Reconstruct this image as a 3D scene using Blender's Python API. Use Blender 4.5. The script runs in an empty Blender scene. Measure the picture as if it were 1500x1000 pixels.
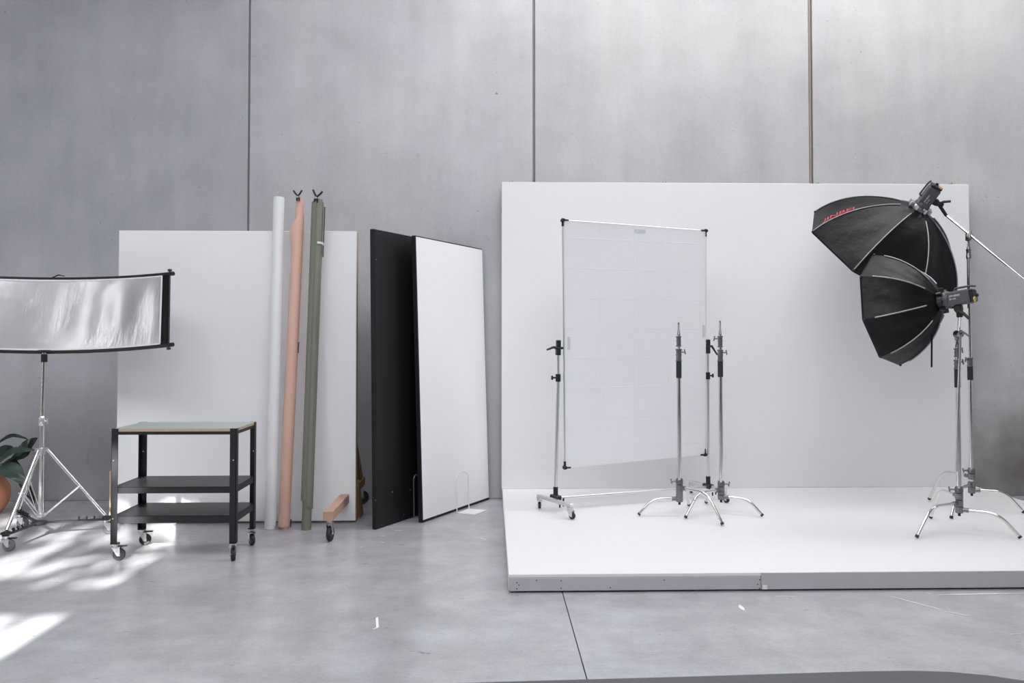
import bpy, bmesh, math, random
from mathutils import Vector, Matrix
random.seed(7)
PI = math.pi
C = bpy.context.scene.collection
SC = bpy.context.scene

# ------------------------------------------------------------------ camera
FPX, EYE = 1167.0, 1.26
YAW, PITCH = math.atan(30/FPX), math.atan(27/FPX)
cam_d = bpy.data.cameras.new('camera'); cam = bpy.data.objects.new('camera', cam_d); C.objects.link(cam)
cam.location = (0, 0, EYE); cam.rotation_euler = (PI/2 + PITCH, 0, -YAW)
cam_d.sensor_width = 36; cam_d.lens = FPX/1500*36; cam_d.shift_y = -27/1500
cam_d.clip_start = .05; cam_d.clip_end = 100
SC.camera = cam

# ------------------------------------------------------------------ world, sun, window and fill light, exposure
SC.view_settings.view_transform = 'Standard'; SC.view_settings.look = 'None'
SC.view_settings.gamma = 1; SC.view_settings.use_curve_mapping = False
SC.view_settings.exposure = 0.0
world = bpy.data.worlds.new('sky'); SC.world = world; world.use_nodes = True
bg = world.node_tree.nodes['Background']; bg.inputs[0].default_value = (.80, .88, 1, 1); bg.inputs[1].default_value = 1.2
SUN_EL = math.radians(28)
def light(kind, name, loc, energy, color=(1, 1, 1), size=None, aim=None):
    d = bpy.data.lights.new(name, kind); o = bpy.data.objects.new(name, d); C.objects.link(o)
    o.location = loc; d.energy = energy; d.color = color
    if kind == 'AREA': d.shape = 'RECTANGLE'; d.size, d.size_y = size
    if aim is not None: o.rotation_euler = Vector(aim).to_track_quat('-Z', 'Y').to_euler()
    return o
sun = light('SUN', 'sun', (-3, -9, 9), 27.0, (1, .97, .93), aim=(0, math.cos(SUN_EL), -math.sin(SUN_EL)))
sun.data.angle = math.radians(.6)
# stage roof light and left window; front, rear and right lamps are added fill
ENERGY = dict(roof_light=190, front_roof_light=315, rear_window_light=35, left_window_light=24, right_window_light=12)
light('AREA', 'roof_light', (2.5, 5.2, 5.5), ENERGY['roof_light'], (1, .985, .97), (6.8, 1.2), (0, 0, -1))
light('AREA', 'left_window_light', (-6.1, 1.9, 2.6), ENERGY['left_window_light'], (1, .99, .98), (.26, 4.4), (1, 0, 0))
light('AREA', 'right_window_light', (7.9, 2.2, 2.6), ENERGY['right_window_light'], (1, .97, .95), (.45, 4.4), (-1, 0, 0))  # added to put bright strips on the chrome, no known window
light('AREA', 'front_roof_light', (-.9, .8, 5.5), ENERGY['front_roof_light'], (.95, .97, 1), (7.0, 2.4), (0, 0, -1))  # added fill from above the camera side
light('AREA', 'rear_window_light', (2.6, -3.4, 4.1), ENERGY['rear_window_light'], (.95, .97, 1), (6.0, 2.4), (0, 1, 0))  # added weak fill from behind the camera

# ------------------------------------------------------------------ pixel rays to real points (1500 x 1000)
F0 = Vector((math.sin(YAW), math.cos(YAW), 0)); RV = Vector((math.cos(YAW), -math.sin(YAW), 0)); ZV = Vector((0, 0, 1))
FV = F0*math.cos(PITCH) + ZV*math.sin(PITCH); UV = ZV*math.cos(PITCH) - F0*math.sin(PITCH); EYEV = Vector((0, 0, EYE))
def ray(px, py): return FV*FPX + RV*(px-750) + UV*(473-py)
def G(px, py, z=0.0):
    r = ray(px, py); return EYEV + r*((z-EYE)/r.z)
def W(px, py, Y):
    r = ray(px, py); return EYEV + r*(Y/r.y)

# ------------------------------------------------------------------ mesh helpers
V = Vector
ORG = {}
def root_of(o):
    while o.parent: o = o.parent
    return o
class MB:
    def __init__(s): s.bm = bmesh.new()
    def hexa(s, o, a, b, c, bev=0, seg=1):
        o, a, b, c = V(o), V(a), V(b), V(c)
        t = bmesh.new()
        vs = [t.verts.new(o + a*i + b*j + c*k) for k in (0, 1) for j in (0, 1) for i in (0, 1)]
        for q in ((0, 2, 3, 1), (4, 5, 7, 6), (0, 1, 5, 4), (2, 6, 7, 3), (0, 4, 6, 2), (1, 3, 7, 5)):
            t.faces.new([vs[i] for i in q])
        bmesh.ops.recalc_face_normals(t, faces=t.faces)
        if bev: bmesh.ops.bevel(t, geom=t.edges[:], offset=bev, segments=seg, affect='EDGES', profile=.5)
        s.merge(t); return s
    def box(s, lo, hi, bev=0, seg=1):
        lo, hi = V(lo), V(hi); d = hi-lo
        return s.hexa(lo, (d.x, 0, 0), (0, d.y, 0), (0, 0, d.z), bev, seg)
    def merge(s, t):
        m = bpy.data.meshes.new('tmp'); t.to_mesh(m); t.free(); s.bm.from_mesh(m); bpy.data.meshes.remove(m)
    def tube(s, pts, r, n=12, caps=True):
        pts = [V(p) for p in pts]; k = len(pts)
        rs = r if isinstance(r, (list, tuple)) else [r]*k
        tan = []
        for i in range(k):
            d = (pts[min(i+1, k-1)] - pts[max(i-1, 0)]); tan.append(d.normalized() if d.length > 1e-9 else V((0, 0, 1)))
        ref = V((0, 0, 1)) if abs(tan[0].z) < .9 else V((1, 0, 0))
        nrm = tan[0].cross(ref).normalized(); rings = []
        for i in range(k):
            nrm = (nrm - tan[i]*nrm.dot(tan[i])).normalized(); bn = tan[i].cross(nrm)
            rings.append([s.bm.verts.new(pts[i] + (nrm*math.cos(2*PI*j/n) + bn*math.sin(2*PI*j/n))*rs[i]) for j in range(n)])
        for a, b in zip(rings, rings[1:]):
            for j in range(n):
                s.bm.faces.new((a[j], a[(j+1) % n], b[(j+1) % n], b[j])).smooth = True
        if caps:
            s.bm.faces.new(rings[0][::-1]); s.bm.faces.new(rings[-1])
        return s
    def cyl(s, a, b, r, r2=None, n=16): return s.tube([a, b], [r, r if r2 is None else r2], n)
    def lathe(s, prof, o, axis=(0, 0, 1), n=24):
        # prof: list of (radius, distance along axis)
        o, ax = V(o), V(axis).normalized()
        ref = V((0, 0, 1)) if abs(ax.z) < .9 else V((1, 0, 0))
        u = ax.cross(ref).normalized(); w = ax.cross(u); rings = []
        for r, d in prof:
            if r < 1e-6: rings.append([s.bm.verts.new(o + ax*d)])
            else: rings.append([s.bm.verts.new(o + ax*d + (u*math.cos(2*PI*j/n) + w*math.sin(2*PI*j/n))*r) for j in range(n)])
        for a, b in zip(rings, rings[1:]):
            for j in range(n):
                q = [a[j % len(a)], a[(j+1) % len(a)], b[(j+1) % len(b)], b[j % len(b)]]
                q2 = []
                for v in q:
                    if v not in q2: q2.append(v)
                if len(q2) > 2:
                    try: s.bm.faces.new(q2).smooth = True
                    except ValueError: pass
        if len(rings[0]) > 1: s.bm.faces.new(rings[0][::-1])
        if len(rings[-1]) > 1: s.bm.faces.new(rings[-1])
        return s
    def prism(s, poly, ext, bev=0):
        poly = [V(p) for p in poly]; e = V(ext); t = bmesh.new()
        a = [t.verts.new(p) for p in poly]; b = [t.verts.new(p+e) for p in poly]; n = len(a)
        t.faces.new(a[::-1]); t.faces.new(b)
        for i in range(n): t.faces.new((a[i], a[(i+1) % n], b[(i+1) % n], b[i]))
        bmesh.ops.recalc_face_normals(t, faces=t.faces)
        if bev: bmesh.ops.bevel(t, geom=t.edges[:], offset=bev, segments=1, affect='EDGES')
        s.merge(t); return s
    def grid(s, f, nu, nv, thick=0, smooth=True):
        g = [[s.bm.verts.new(f(i/nu, j/nv)) for j in range(nv+1)] for i in range(nu+1)]
        fs = []
        for i in range(nu):
            for j in range(nv):
                q = s.bm.faces.new((g[i][j], g[i+1][j], g[i+1][j+1], g[i][j+1])); q.smooth = smooth; fs.append(q)
        if thick:
            bmesh.ops.recalc_face_normals(s.bm, faces=fs)
            bmesh.ops.solidify(s.bm, geom=fs, thickness=thick)
        return s
    def ball(s, c, r, n=12):
        return s.lathe([(r*math.sin(PI*i/8), -r*math.cos(PI*i/8)) for i in range(9)], c, (0, 0, 1), n)
    def build(s, name, m, parent=None, loc=None, fix=True):
        if fix: bmesh.ops.recalc_face_normals(s.bm, faces=s.bm.faces)
        if parent is not None: org = ORG[root_of(parent).as_pointer()]
        else:
            if loc is None:
                xs = [v.co.copy() for v in s.bm.verts]
                loc = V((sum(p.x for p in xs)/len(xs), sum(p.y for p in xs)/len(xs), min(p.z for p in xs)))
            org = V(loc)
        for e in s.bm.edges:
            if len(e.link_faces) == 2 and e.calc_face_angle(0) > .95: e.smooth = False
        for v in s.bm.verts: v.co -= org
        me = bpy.data.meshes.new(name); s.bm.to_mesh(me); s.bm.free()
        me.materials.append(m)
        o = bpy.data.objects.new(name, me); C.objects.link(o)
        if parent is not None: o.parent = parent
        else: o.location = org; ORG[o.as_pointer()] = org
        return o
def tag(o, label, cat, group=None, kind=None):
    if label: o['label'] = label
    if cat: o['category'] = cat
    if group: o['group'] = group
    if kind: o['kind'] = kind
    return o
def thing(name, label, cat, loc, group=None):
    o = bpy.data.objects.new(name, None); C.objects.link(o); o.location = V(loc); o.empty_display_size = .1
    ORG[o.as_pointer()] = V(loc)
    return tag(o, label, cat, group)
def fillet(pts, rad, n=6):
    pts = [V(p) for p in pts]; out = [pts[0]]
    for i in range(1, len(pts)-1):
        p, a, b = pts[i], pts[i-1], pts[i+1]
        r = min(rad, (a-p).length*.45, (b-p).length*.45)
        q0 = p + (a-p).normalized()*r; q1 = p + (b-p).normalized()*r
        for k in range(n+1):
            t = k/n; out.append(q0*(1-t)**2 + p*2*t*(1-t) + q1*t*t)
    out.append(pts[-1]); return out

# ------------------------------------------------------------------ materials
def mat(name, col, rough=.5, metal=0, bump=0, bscale=40, var=0, vscale=3, spec=None, sheen=0):
    m = bpy.data.materials.new(name); m.use_nodes = True; nt = m.node_tree; b = nt.nodes['Principled BSDF']
    b.inputs['Base Color'].default_value = (*col, 1); b.inputs['Roughness'].default_value = rough; b.inputs['Metallic'].default_value = metal
    if spec is not None: b.inputs['Specular IOR Level'].default_value = spec
    if sheen: b.inputs['Sheen Weight'].default_value = sheen
    tc = nt.nodes.new('ShaderNodeTexCoord')
    if var:
        nz = nt.nodes.new('ShaderNodeTexNoise'); nz.inputs['Scale'].default_value = vscale; nz.inputs['Detail'].default_value = 6
        nt.links.new(tc.outputs['Object'], nz.inputs['Vector'])
        mx = nt.nodes.new('ShaderNodeMix'); mx.data_type = 'RGBA'
        mx.inputs[6].default_value = (*[c*(1-var) for c in col], 1); mx.inputs[7].default_value = (*[min(1, c*(1+var)) for c in col], 1)
        nt.links.new(nz.outputs['Fac'], mx.inputs[0]); nt.links.new(mx.outputs[2], b.inputs['Base Color'])
    if bump:
        nb = nt.nodes.new('ShaderNodeTexNoise'); nb.inputs['Scale'].default_value = bscale; nb.inputs['Detail'].default_value = 4
        nt.links.new(tc.outputs['Object'], nb.inputs['Vector'])
        bp = nt.nodes.new('ShaderNodeBump'); bp.inputs['Strength'].default_value = bump; bp.inputs['Distance'].default_value = .01
        nt.links.new(nb.outputs['Fac'], bp.inputs['Height']); nt.links.new(bp.outputs['Normal'], b.inputs['Normal'])
    return m
class N:   # tiny node builder
    def __init__(s, m): s.nt = m.node_tree; s.b = s.nt.nodes['Principled BSDF']
    def __call__(s, t, **kw):
        n = s.nt.nodes.new(t)
        for k, v in kw.items():
            if k in n.inputs and not hasattr(n, k): n.inputs[k].default_value = v
            else: setattr(n, k, v)
        return n
    def l(s, a, b): s.nt.links.new(a, b)
    def noise(s, vec, scale, detail=4, rough=.5):
        n = s('ShaderNodeTexNoise'); n.inputs['Scale'].default_value = scale; n.inputs['Detail'].default_value = detail; n.inputs['Roughness'].default_value = rough
        s.l(vec, n.inputs['Vector']); return n.outputs['Fac']
    def ramp(s, fac, stops):
        r = s('ShaderNodeValToRGB'); e = r.color_ramp.elements
        while len(e) < len(stops): e.new(.5)
        for el, (p, c) in zip(e, stops): el.position = p; el.color = (*c, 1) if len(c) == 3 else c
        s.l(fac, r.inputs[0]); return r.outputs[0]
    def mix(s, fac, a, b, mode='MIX'):
        m = s('ShaderNodeMix'); m.data_type = 'RGBA'; m.blend_type = mode
        for sock, v in ((m.inputs[0], fac), (m.inputs[6], a), (m.inputs[7], b)):
            if isinstance(v, (int, float)): sock.default_value = v
            elif isinstance(v, tuple): sock.default_value = (*v, 1) if len(v) == 3 else v
            else: s.l(v, sock)
        return m.outputs[2]
    def mapping(s, vec, scale): 
        m = s('ShaderNodeMapping'); m.inputs['Scale'].default_value = scale; s.l(vec, m.inputs['Vector']); return m.outputs[0]
    def bump(s, h, strength, dist=.01):
        b = s('ShaderNodeBump'); b.inputs['Strength'].default_value = strength; b.inputs['Distance'].default_value = dist
        s.l(h, b.inputs['Height']); s.l(b.outputs[0], s.b.inputs['Normal'])
def g3(v, t=(1, 1, 1)): return tuple(v*x for x in t)
COOL = (.97, .985, 1.06)

def concrete_wall_mat():
    m = bpy.data.materials.new('precast_concrete'); m.use_nodes = True; n = N(m)
    tc = n('ShaderNodeTexCoord').outputs['Object']
    big = n.noise(tc, .7, 4, .55); mid = n.noise(tc, 2.1, 8, .55); fine = n.noise(tc, 60, 4, .6)
    streak = n.noise(n.mapping(tc, (2.2, 1, .25)), 1.6, 5, .6)
    c = n.ramp(big, [(.32, g3(.29, (.965, .985, 1.07))), (.70, g3(.41, (.985, .99, 1.03)))])
    c = n.mix(.30, c, n.ramp(mid, [(.30, g3(.22, COOL)), (.68, g3(.48, COOL))]))
    c = n.mix(.22, c, n.ramp(streak, [(.3, g3(.24, COOL)), (.7, g3(.45))]))
    c = n.mix(.08, c, n.ramp(fine, [(.3, g3(.14)), (.7, g3(.52))]))
    # small air holes
    vo = n('ShaderNodeTexVoronoi'); vo.inputs['Scale'].default_value = 13; vo.inputs['Randomness'].default_value = 1; n.l(tc, vo.inputs['Vector'])
    pit = n.ramp(vo.outputs['Distance'], [(.04, (.8, .8, .8)), (.085, (0, 0, 0))])
    gate = n.ramp(n.noise(tc, 3.5, 3), [(.52, (0, 0, 0)), (.62, (1, 1, 1))])
    c = n.mix(n.mix(1.0, pit, gate, 'MULTIPLY'), c, g3(.17))
    # dark scuffs
    sc = n.ramp(n.noise(n.mapping(tc, (9, 9, 5)), 1.5, 6, .7), [(.655, (0, 0, 0)), (.74, (.40, .40, .40))])
    c = n.mix(sc, c, g3(.2))
    # brown staining right of the stage, with the shaded corner's darkness painted in
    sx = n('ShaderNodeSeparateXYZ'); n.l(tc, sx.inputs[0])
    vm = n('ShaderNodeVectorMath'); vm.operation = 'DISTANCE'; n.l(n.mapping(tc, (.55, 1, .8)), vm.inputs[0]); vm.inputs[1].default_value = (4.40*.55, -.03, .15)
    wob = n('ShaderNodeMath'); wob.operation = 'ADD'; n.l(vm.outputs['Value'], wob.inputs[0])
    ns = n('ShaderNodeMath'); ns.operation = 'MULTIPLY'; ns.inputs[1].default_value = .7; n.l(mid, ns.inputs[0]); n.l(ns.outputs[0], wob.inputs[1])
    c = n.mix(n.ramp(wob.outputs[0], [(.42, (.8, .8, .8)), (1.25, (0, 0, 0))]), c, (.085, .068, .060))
    oi = n('ShaderNodeObjectInfo'); c = n.mix(1.0, c, oi.outputs['Color'], 'MULTIPLY')
    n.l(c, n.b.inputs['Base Color']); n.b.inputs['Roughness'].default_value = .72; n.b.inputs['Specular IOR Level'].default_value = .35
    n.bump(fine, .06, .004)
    return m
def floor_mat():
    m = bpy.data.materials.new('polished_concrete'); m.use_nodes = True; n = N(m)
    tc = n('ShaderNodeTexCoord').outputs['Object']
    big = n.noise(tc, .8, 6, .6); mid = n.noise(tc, 4.5, 8, .65); fine = n.noise(tc, 70, 3, .6)
    c = n.ramp(big, [(.3, g3(.34, COOL)), (.7, g3(.47, (.98, .99, 1.05)))])
    c = n.mix(.45, c, n.ramp(mid, [(.32, g3(.24, COOL)), (.68, g3(.5, COOL))]))
    c = n.mix(.12, c, n.ramp(fine, [(.3, g3(.2)), (.7, g3(.55))]))
    # sweeping scratches and small dark scuffs
    sw = n.noise(n.mapping(tc, (1.0, 3.5, 1)), 1.3, 7, .55)
    c = n.mix(n.ramp(sw, [(.50, (0, 0, 0)), (.75, (.42, .42, .42))]), c, g3(.52, COOL))
    sc = n.noise(n.mapping(tc, (4, 10, 1)), 2.4, 3, .6)
    c = n.mix(1.0, c, n.ramp(sc, [(.69, (1, 1, 1)), (.78, (.55, .55, .55))]), 'MULTIPLY')
    n.l(c, n.b.inputs['Base Color'])
    n.b.inputs['Roughness'].default_value = .26
    n.b.inputs['Specular IOR Level'].default_value = .55
    n.bump(fine, .03, .002)
    return m
M = {}
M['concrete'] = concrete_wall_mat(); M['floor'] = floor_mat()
M['joint'] = mat('joint_sealant', g3(.24, (.98, .98, 1.04)), .8, bump=.3, bscale=30, var=.25, vscale=2)
M['joint_brown'] = mat('brown_joint_sealant', (.30, .255, .235), .8, bump=.3, bscale=30, var=.2, vscale=2)
M['dark_gap'] = mat('dark_gap', g3(.05), .9)
M['side_wall'] = mat('light_render', g3(.50), .85, var=.1)
M['plaster'] = mat('dark_render', g3(.12), .85, var=.1)
M['ceil'] = mat('ceiling_sheet', g3(.35), .8)
M['white_paint'] = mat('matt_white_paint', g3(.83, (.985, .99, 1.01)), .55, bump=.05, bscale=90, var=.015, vscale=2, spec=.3)
def deck_mat():
    m = mat('white_deck_paint', g3(.79, (.985, .992, 1.01)), .42, spec=.4); n = N(m)
    tc = n('ShaderNodeTexCoord').outputs['Object']
    s = n.noise(n.mapping(tc, (3, 14, 1)), 2.5, 6, .7)
    c = n.mix(n.ramp(s, [(.62, (0, 0, 0)), (.76, (.4, .4, .4))]), g3(.79, (.985, .992, 1.01)), g3(.68, (.99, .985, .98)))
    n.l(c, n.b.inputs['Base Color']); return m
M['deck'] = deck_mat()
M['flat_paint'] = mat('white_flat_paint', g3(.92, (.985, .99, 1.01)), .5, bump=.05, bscale=90, spec=.3)
M['fascia'] = mat('painted_timber', g3(.50, (.975, .975, 1.03)), .6, bump=.1, bscale=20, var=.06, vscale=6)
M['ply'] = mat('plywood_edge', (.56, .40, .27), .7, bump=.15, bscale=60, var=.18, vscale=30)
M['timber'] = mat('pine_timber', (.49, .31, .232), .6, bump=.1, bscale=40, var=.16, vscale=9)
M['old_timber'] = mat('brown_timber', (.36, .19, .09), .7, bump=.15, bscale=30, var=.25, vscale=7)
M['black_metal'] = mat('black_powder_coat', (.016, .016, .02), .42, bump=.05, bscale=120, spec=.5)
M['black_plastic'] = mat('black_plastic', (.013, .013, .016), .4)
M['rubber'] = mat('black_rubber', (.022, .022, .024), .6)
M['grey_rubber'] = mat('grey_rubber', (.13, .135, .15), .6)
M['chrome'] = mat('chrome', (.80, .785, .775), .10, 1)
M['cast'] = mat('cast_aluminium', (.25, .25, .26), .34, 1, bump=.05, bscale=80)
M['alu'] = mat('satin_aluminium', (.80, .80, .82), .30, 1)
M['zinc'] = mat('zinc_plate', (.72, .72, .74), .3, 1)
M['lino'] = mat('grey_green_linoleum', (.35, .41, .385), .4, var=.04, vscale=8)
M['paper_white'] = mat('white_paper', g3(.82, (.985, .99, 1.02)), .6, bump=.08, bscale=6)
M['paper_peach'] = mat('peach_paper', (.72, .445, .36), .6, bump=.08, bscale=6, var=.03)
M['paper_green'] = mat('sage_green_paper', (.205, .213, .170), .6, bump=.08, bscale=6, var=.03)
M['tape'] = mat('white_tape', g3(.75), .5)
M['foam_white'] = mat('white_foam_face', g3(.93, (.985, .99, 1.01)), .5, spec=.3)
M['leaf'] = mat('dark_glossy_leaf', (.018, .040, .022), .3, bump=.15, bscale=30, var=.35, vscale=9)
M['leaf2'] = mat('grey_green_leaf', (.055, .085, .070), .35, bump=.15, bscale=30, var=.3, vscale=9)
M['stem'] = mat('green_stem', (.05, .08, .03), .6)
M['terra'] = mat('terracotta', (.52, .24, .14), .75, bump=.15, bscale=30, var=.15, vscale=6)
M['soil'] = mat('soil', (.03, .02, .015), .95, bump=.5, bscale=60)
M['soft_black'] = mat('black_softbox_nylon', (.0040, .0040, .0050), .42, bump=.6, bscale=11, spec=.24)
M['rib'] = mat('grey_piping', (.34, .34, .36), .4, .3)
M['lamp_grey'] = mat('dark_grey_lamp_shell', (.075, .078, .085), .42)
M['yellow'] = mat('yellow_brass_ring', (.55, .42, .06), .35, .4)
M['red'] = mat('red_print', (.70, .05, .06), .5)
M['white_print'] = mat('white_print', g3(.75), .5)
M['diffuser'] = mat('white_diffuser_cloth', g3(.8), .8)
M['table'] = mat('charcoal_table_top', (.055, .053, .066), .38, bump=.05, bscale=60, spec=.5)
M['paint_mark'] = mat('white_floor_paint', g3(.8), .6)
M['white_metal'] = mat('white_powder_coat', g3(.78), .4)
M['grey_metal'] = mat('grey_steel_rod', g3(.3), .4, .7)
def black_board_mat():
    m = mat('black_foam_face', (.011, .011, .014), .55, spec=.35); n = N(m)
    tc = n('ShaderNodeTexCoord').outputs['Object']
    vo = n('ShaderNodeTexVoronoi'); vo.inputs['Scale'].default_value = 7.5; n.l(tc, vo.inputs['Vector'])
    c = n.mix(n.ramp(vo.outputs['Distance'], [(.028, (1, 1, 1)), (.045, (0, 0, 0))]), (.011, .011, .014), g3(.3))
    n.l(c, n.b.inputs['Base Color']); return m
M['foam_black'] = black_board_mat()
def silver_mat():
    m = bpy.data.materials.new('silver_reflector_cloth'); m.use_nodes = True; n = N(m)
    n.b.inputs['Base Color'].default_value = (.80, .80, .82, 1); n.b.inputs['Metallic'].default_value = 1; n.b.inputs['Roughness'].default_value = .30
    tc = n('ShaderNodeTexCoord').outputs['Object']
    a = n.noise(n.mapping(tc, (17, 17, 1.6)), 1.5, 4, .6); b = n.noise(n.mapping(tc, (30, 30, 8)), 1.5, 3, .6)
    gate = n.ramp(n.noise(tc, 2.6, 2), [(.42, (.05, .05, .05)), (.6, (1, 1, 1))])
    h = n.mix(.3, a, b); h = n.mix(1.0, h, gate, 'MULTIPLY')
    n.bump(h, .42, .012); return m
M['silver'] = silver_mat()
def scrim_mat():
    m = bpy.data.materials.new('white_diffusion_cloth'); m.use_nodes = True; n = N(m); nt = m.node_tree
    tc = n('ShaderNodeTexCoord').outputs['Object']
    br = n('ShaderNodeTexBrick'); br.inputs['Scale'].default_value = 1; br.inputs['Mortar Size'].default_value = .004; br.inputs['Mortar Smooth'].default_value = 1
    br.inputs['Brick Width'].default_value = .26; br.inputs['Row Height'].default_value = .21; br.offset = 0
    sx = n('ShaderNodeSeparateXYZ'); n.l(tc, sx.inputs[0]); cx = n('ShaderNodeCombineXYZ'); n.l(sx.outputs[0], cx.inputs[0]); n.l(sx.outputs[2], cx.inputs[1])
    n.l(cx.outputs[0], br.inputs['Vector'])
    nz = n.noise(tc, 3.2, 5, .6); h = n.mix(.6, br.outputs['Fac'], nz)
    n.b.inputs['Base Color'].default_value = (.85, .855, .885, 1); n.b.inputs['Roughness'].default_value = .7
    n.bump(h, .36, .012)
    tr = n('ShaderNodeBsdfTranslucent'); tr.inputs[0].default_value = (.9, .905, .94, 1)
    ms = n('ShaderNodeMixShader'); ms.inputs[0].default_value = .30
    out = nt.nodes['Material Output']; n.l(n.b.outputs[0], ms.inputs[1]); n.l(tr.outputs[0], ms.inputs[2]); n.l(ms.outputs[0], out.inputs[0])
    return m
M['scrim'] = scrim_mat()

# ================================================================== SETTING
WY = 6.43                                     # face of the back wall
XL, XR, YB, ZC = -6.2, 8.0, -3.5, 5.6
JX = [-4.26, -1.956, .343, 2.619, 4.92]       # panel joints
# back wall: dark backing and one concrete panel after another
wb = MB().box((XL, WY+.03, 0), (XR, WY+.2, ZC)).build('wall_back', M['dark_gap'], loc=(0, WY+.03, 0)); wb['kind'] = 'structure'
ed = [XL] + JX + [XR]
for i, (a, b) in enumerate(zip(ed, ed[1:])):
    h = .006 if i in (1, 4) else .009
    ja = 0 if i == 0 else (.006, .008, .009, .017, .012)[i-1]
    jb = 0 if i == len(ed)-2 else (.006, .008, .009, .017, .012)[i]
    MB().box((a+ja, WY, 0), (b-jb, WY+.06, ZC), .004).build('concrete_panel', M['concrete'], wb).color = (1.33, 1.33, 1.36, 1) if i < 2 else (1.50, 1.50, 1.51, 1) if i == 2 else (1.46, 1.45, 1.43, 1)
for x, w, m in ((JX[0], .006, 'joint'), (JX[1], .008, 'joint'), (JX[2], .009, 'joint'), (JX[3], .017, 'joint_brown'), (JX[4], .012, 'joint')):
    MB().tube([(x-w*.15, WY+.009+w*.6, .005), (x-w*.15, WY+.009+w*.6, ZC-.01)], w*.85, 8).build('joint_seal', M[m], wb)
# floor: base and two slabs with a saw cut between
fl = MB().box((XL-.2, YB-.2, -.2), (XR+.2, WY+.2, -.012)).build('floor', M['dark_gap'], loc=(0, 0, -.2)); fl['kind'] = 'structure'
CUT = .357
for a, b in ((XL-.2, CUT-.0025), (CUT+.0025, XR+.2)):
    MB().box((a, YB-.2, -.1), (b, WY+.2, 0)).build('floor_slab', M['floor'], fl)
# side walls, closed ceiling, rear wall with a high opening
def struct(mb, name, m, loc):
    o = mb.build(name, m, loc=loc); o['kind'] = 'structure'; return o
struct(MB().box((XL-.2, YB, 0), (XL, WY, ZC)), 'wall_left', M['side_wall'], (XL, 0, 0))
struct(MB().box((XR, YB, 0), (XR+.2, WY, ZC)), 'wall_right', M['side_wall'], (XR, 0, 0))
struct(MB().box((XL-.2, YB-.2, ZC), (XR+.2, WY+.2, ZC+.15)), 'ceiling', M['ceil'], (0, 0, ZC))
# closed white panes behind the area lamps; front, rear and right ones are added
for k, (lo, hi) in enumerate((((-.96, 4.54, ZC-.05), (5.96, 5.86, ZC-.001)), ((-4.46, -.46, ZC-.05), (2.66, 2.06, ZC-.001)), ((-.46, YB+.001, 2.84), (5.66, YB+.05, 5.36)), ((XL+.001, 1.74, .35), (XL+.05, 2.06, 4.85)), ((XR-.05, 1.94, .35), (XR-.001, 2.46, 4.85)))):
    struct(MB().box(lo, hi, .01), 'window_%d' % (k+2), M['white_paint'], V(lo))
# rear wall with the high opening where the sun comes in
LW = (-5.0, -1.93, 3.57, 5.08)
mb = MB()
for x0, x1, z0, z1 in ((XL-.2, LW[0], 0, ZC), (LW[1], XR+.2, 0, ZC), (LW[0], LW[1], 0, LW[2]), (LW[0], LW[1], LW[3], ZC)):
    mb.box((x0, YB-.2, z0), (x1, YB, z1))
struct(mb, 'wall_rear', M['plaster'], (0, YB, 0))
def window(name, r, bars_x, bars_z):
    x0, x1, z0, z1 = r; y = YB-.1; mb = MB()
    for a, b in (((x0, z0), (x1, z0+.03)), ((x0, z1-.03), (x1, z1)), ((x0, z0), (x0+.03, z1)), ((x1-.03, z0), (x1, z1))):
        mb.box((a[0], y-.03, a[1]), (b[0], y+.03, b[1]))
    o = struct(mb, name, M['black_metal'], ((x0+x1)/2, y, z0))
    for x in bars_x: MB().box((x-.02, y-.025, z0), (x+.02, y+.025, z1)).build('glazing_bar', M['black_metal'], o)
    for z, w in bars_z: MB().box((x0, y-.025, z-w), (x1, y+.025, z+w)).build('transom', M['black_metal'], o)
window('window_1', LW, (-3.9,), ((4.02, .11),))
# bolt holes and chips in the concrete
for x, y, r, n in ((727.5, 137, .013, 3), (727.5, 106, .006, 4), (727.5, 88, .005, 4), (617, 306, .005, 6), (366.5, 150, .007, 5), (783, 178, .008, 5), (700, 309, .006, 6), (400, 273, .006, 5), (413, 197, .006, 4), (1261, 76, .007, 6), (1253, 15, .004, 6), (8, 18, .008, 6)):
    p = W(x, y, WY); MB().prism([p + V((r*math.cos(2*PI*k/n+1.57)*(1.3 if n == 3 else .6), -.0012, r*math.sin(2*PI*k/n+1.57))) for k in range(n)], (0, .001, 0)).build('bolt_hole', M['joint'], wb)
# marks painted or scratched on the floor
def floor_mark(pts, w, hz=.0016):
    MB().tube(pts, w, 6).build('paint_mark', M['paint_mark'], fl)
def flat_mark(px, w):
    p = [G(x, y) for x, y in px]; mb = MB(); vs = []
    for i, q in enumerate(p):
        d = (p[min(i+1, len(p)-1)] - p[max(i-1, 0)]).normalized(); s = V((-d.y, d.x, 0))*w*(.4 if i in (0, len(p)-1) else 1)
        vs.append((mb.bm.verts.new(q+s+V((0, 0, .0015))), mb.bm.verts.new(q-s+V((0, 0, .0015)))))
    for a, b in zip(vs, vs[1:]): mb.bm.faces.new((a[0], b[0], b[1], a[1]))
    mb.build('paint_mark', M['paint_mark'], fl)
flat_mark([(1305, 873.5), (1322, 878), (1345, 884), (1368, 890), (1386, 896.5)], .0042)
flat_mark([(1384, 895.5), (1400, 898), (1413, 900.8), (1421, 901)], .004)
flat_mark([(1372, 871.5), (1410, 870.6), (1455, 869.6), (1505, 868.8)], .0055)
flat_mark([(1356, 868.3), (1365, 869.4)], .004); flat_mark([(1135, 873.6), (1150, 873.2), (1166, 873.8)], .002)
flat_mark([(1480, 928.5), (1496, 928.5)], .003); flat_mark([(1083, 886), (1086, 890), (1090, 894)], .012)
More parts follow.
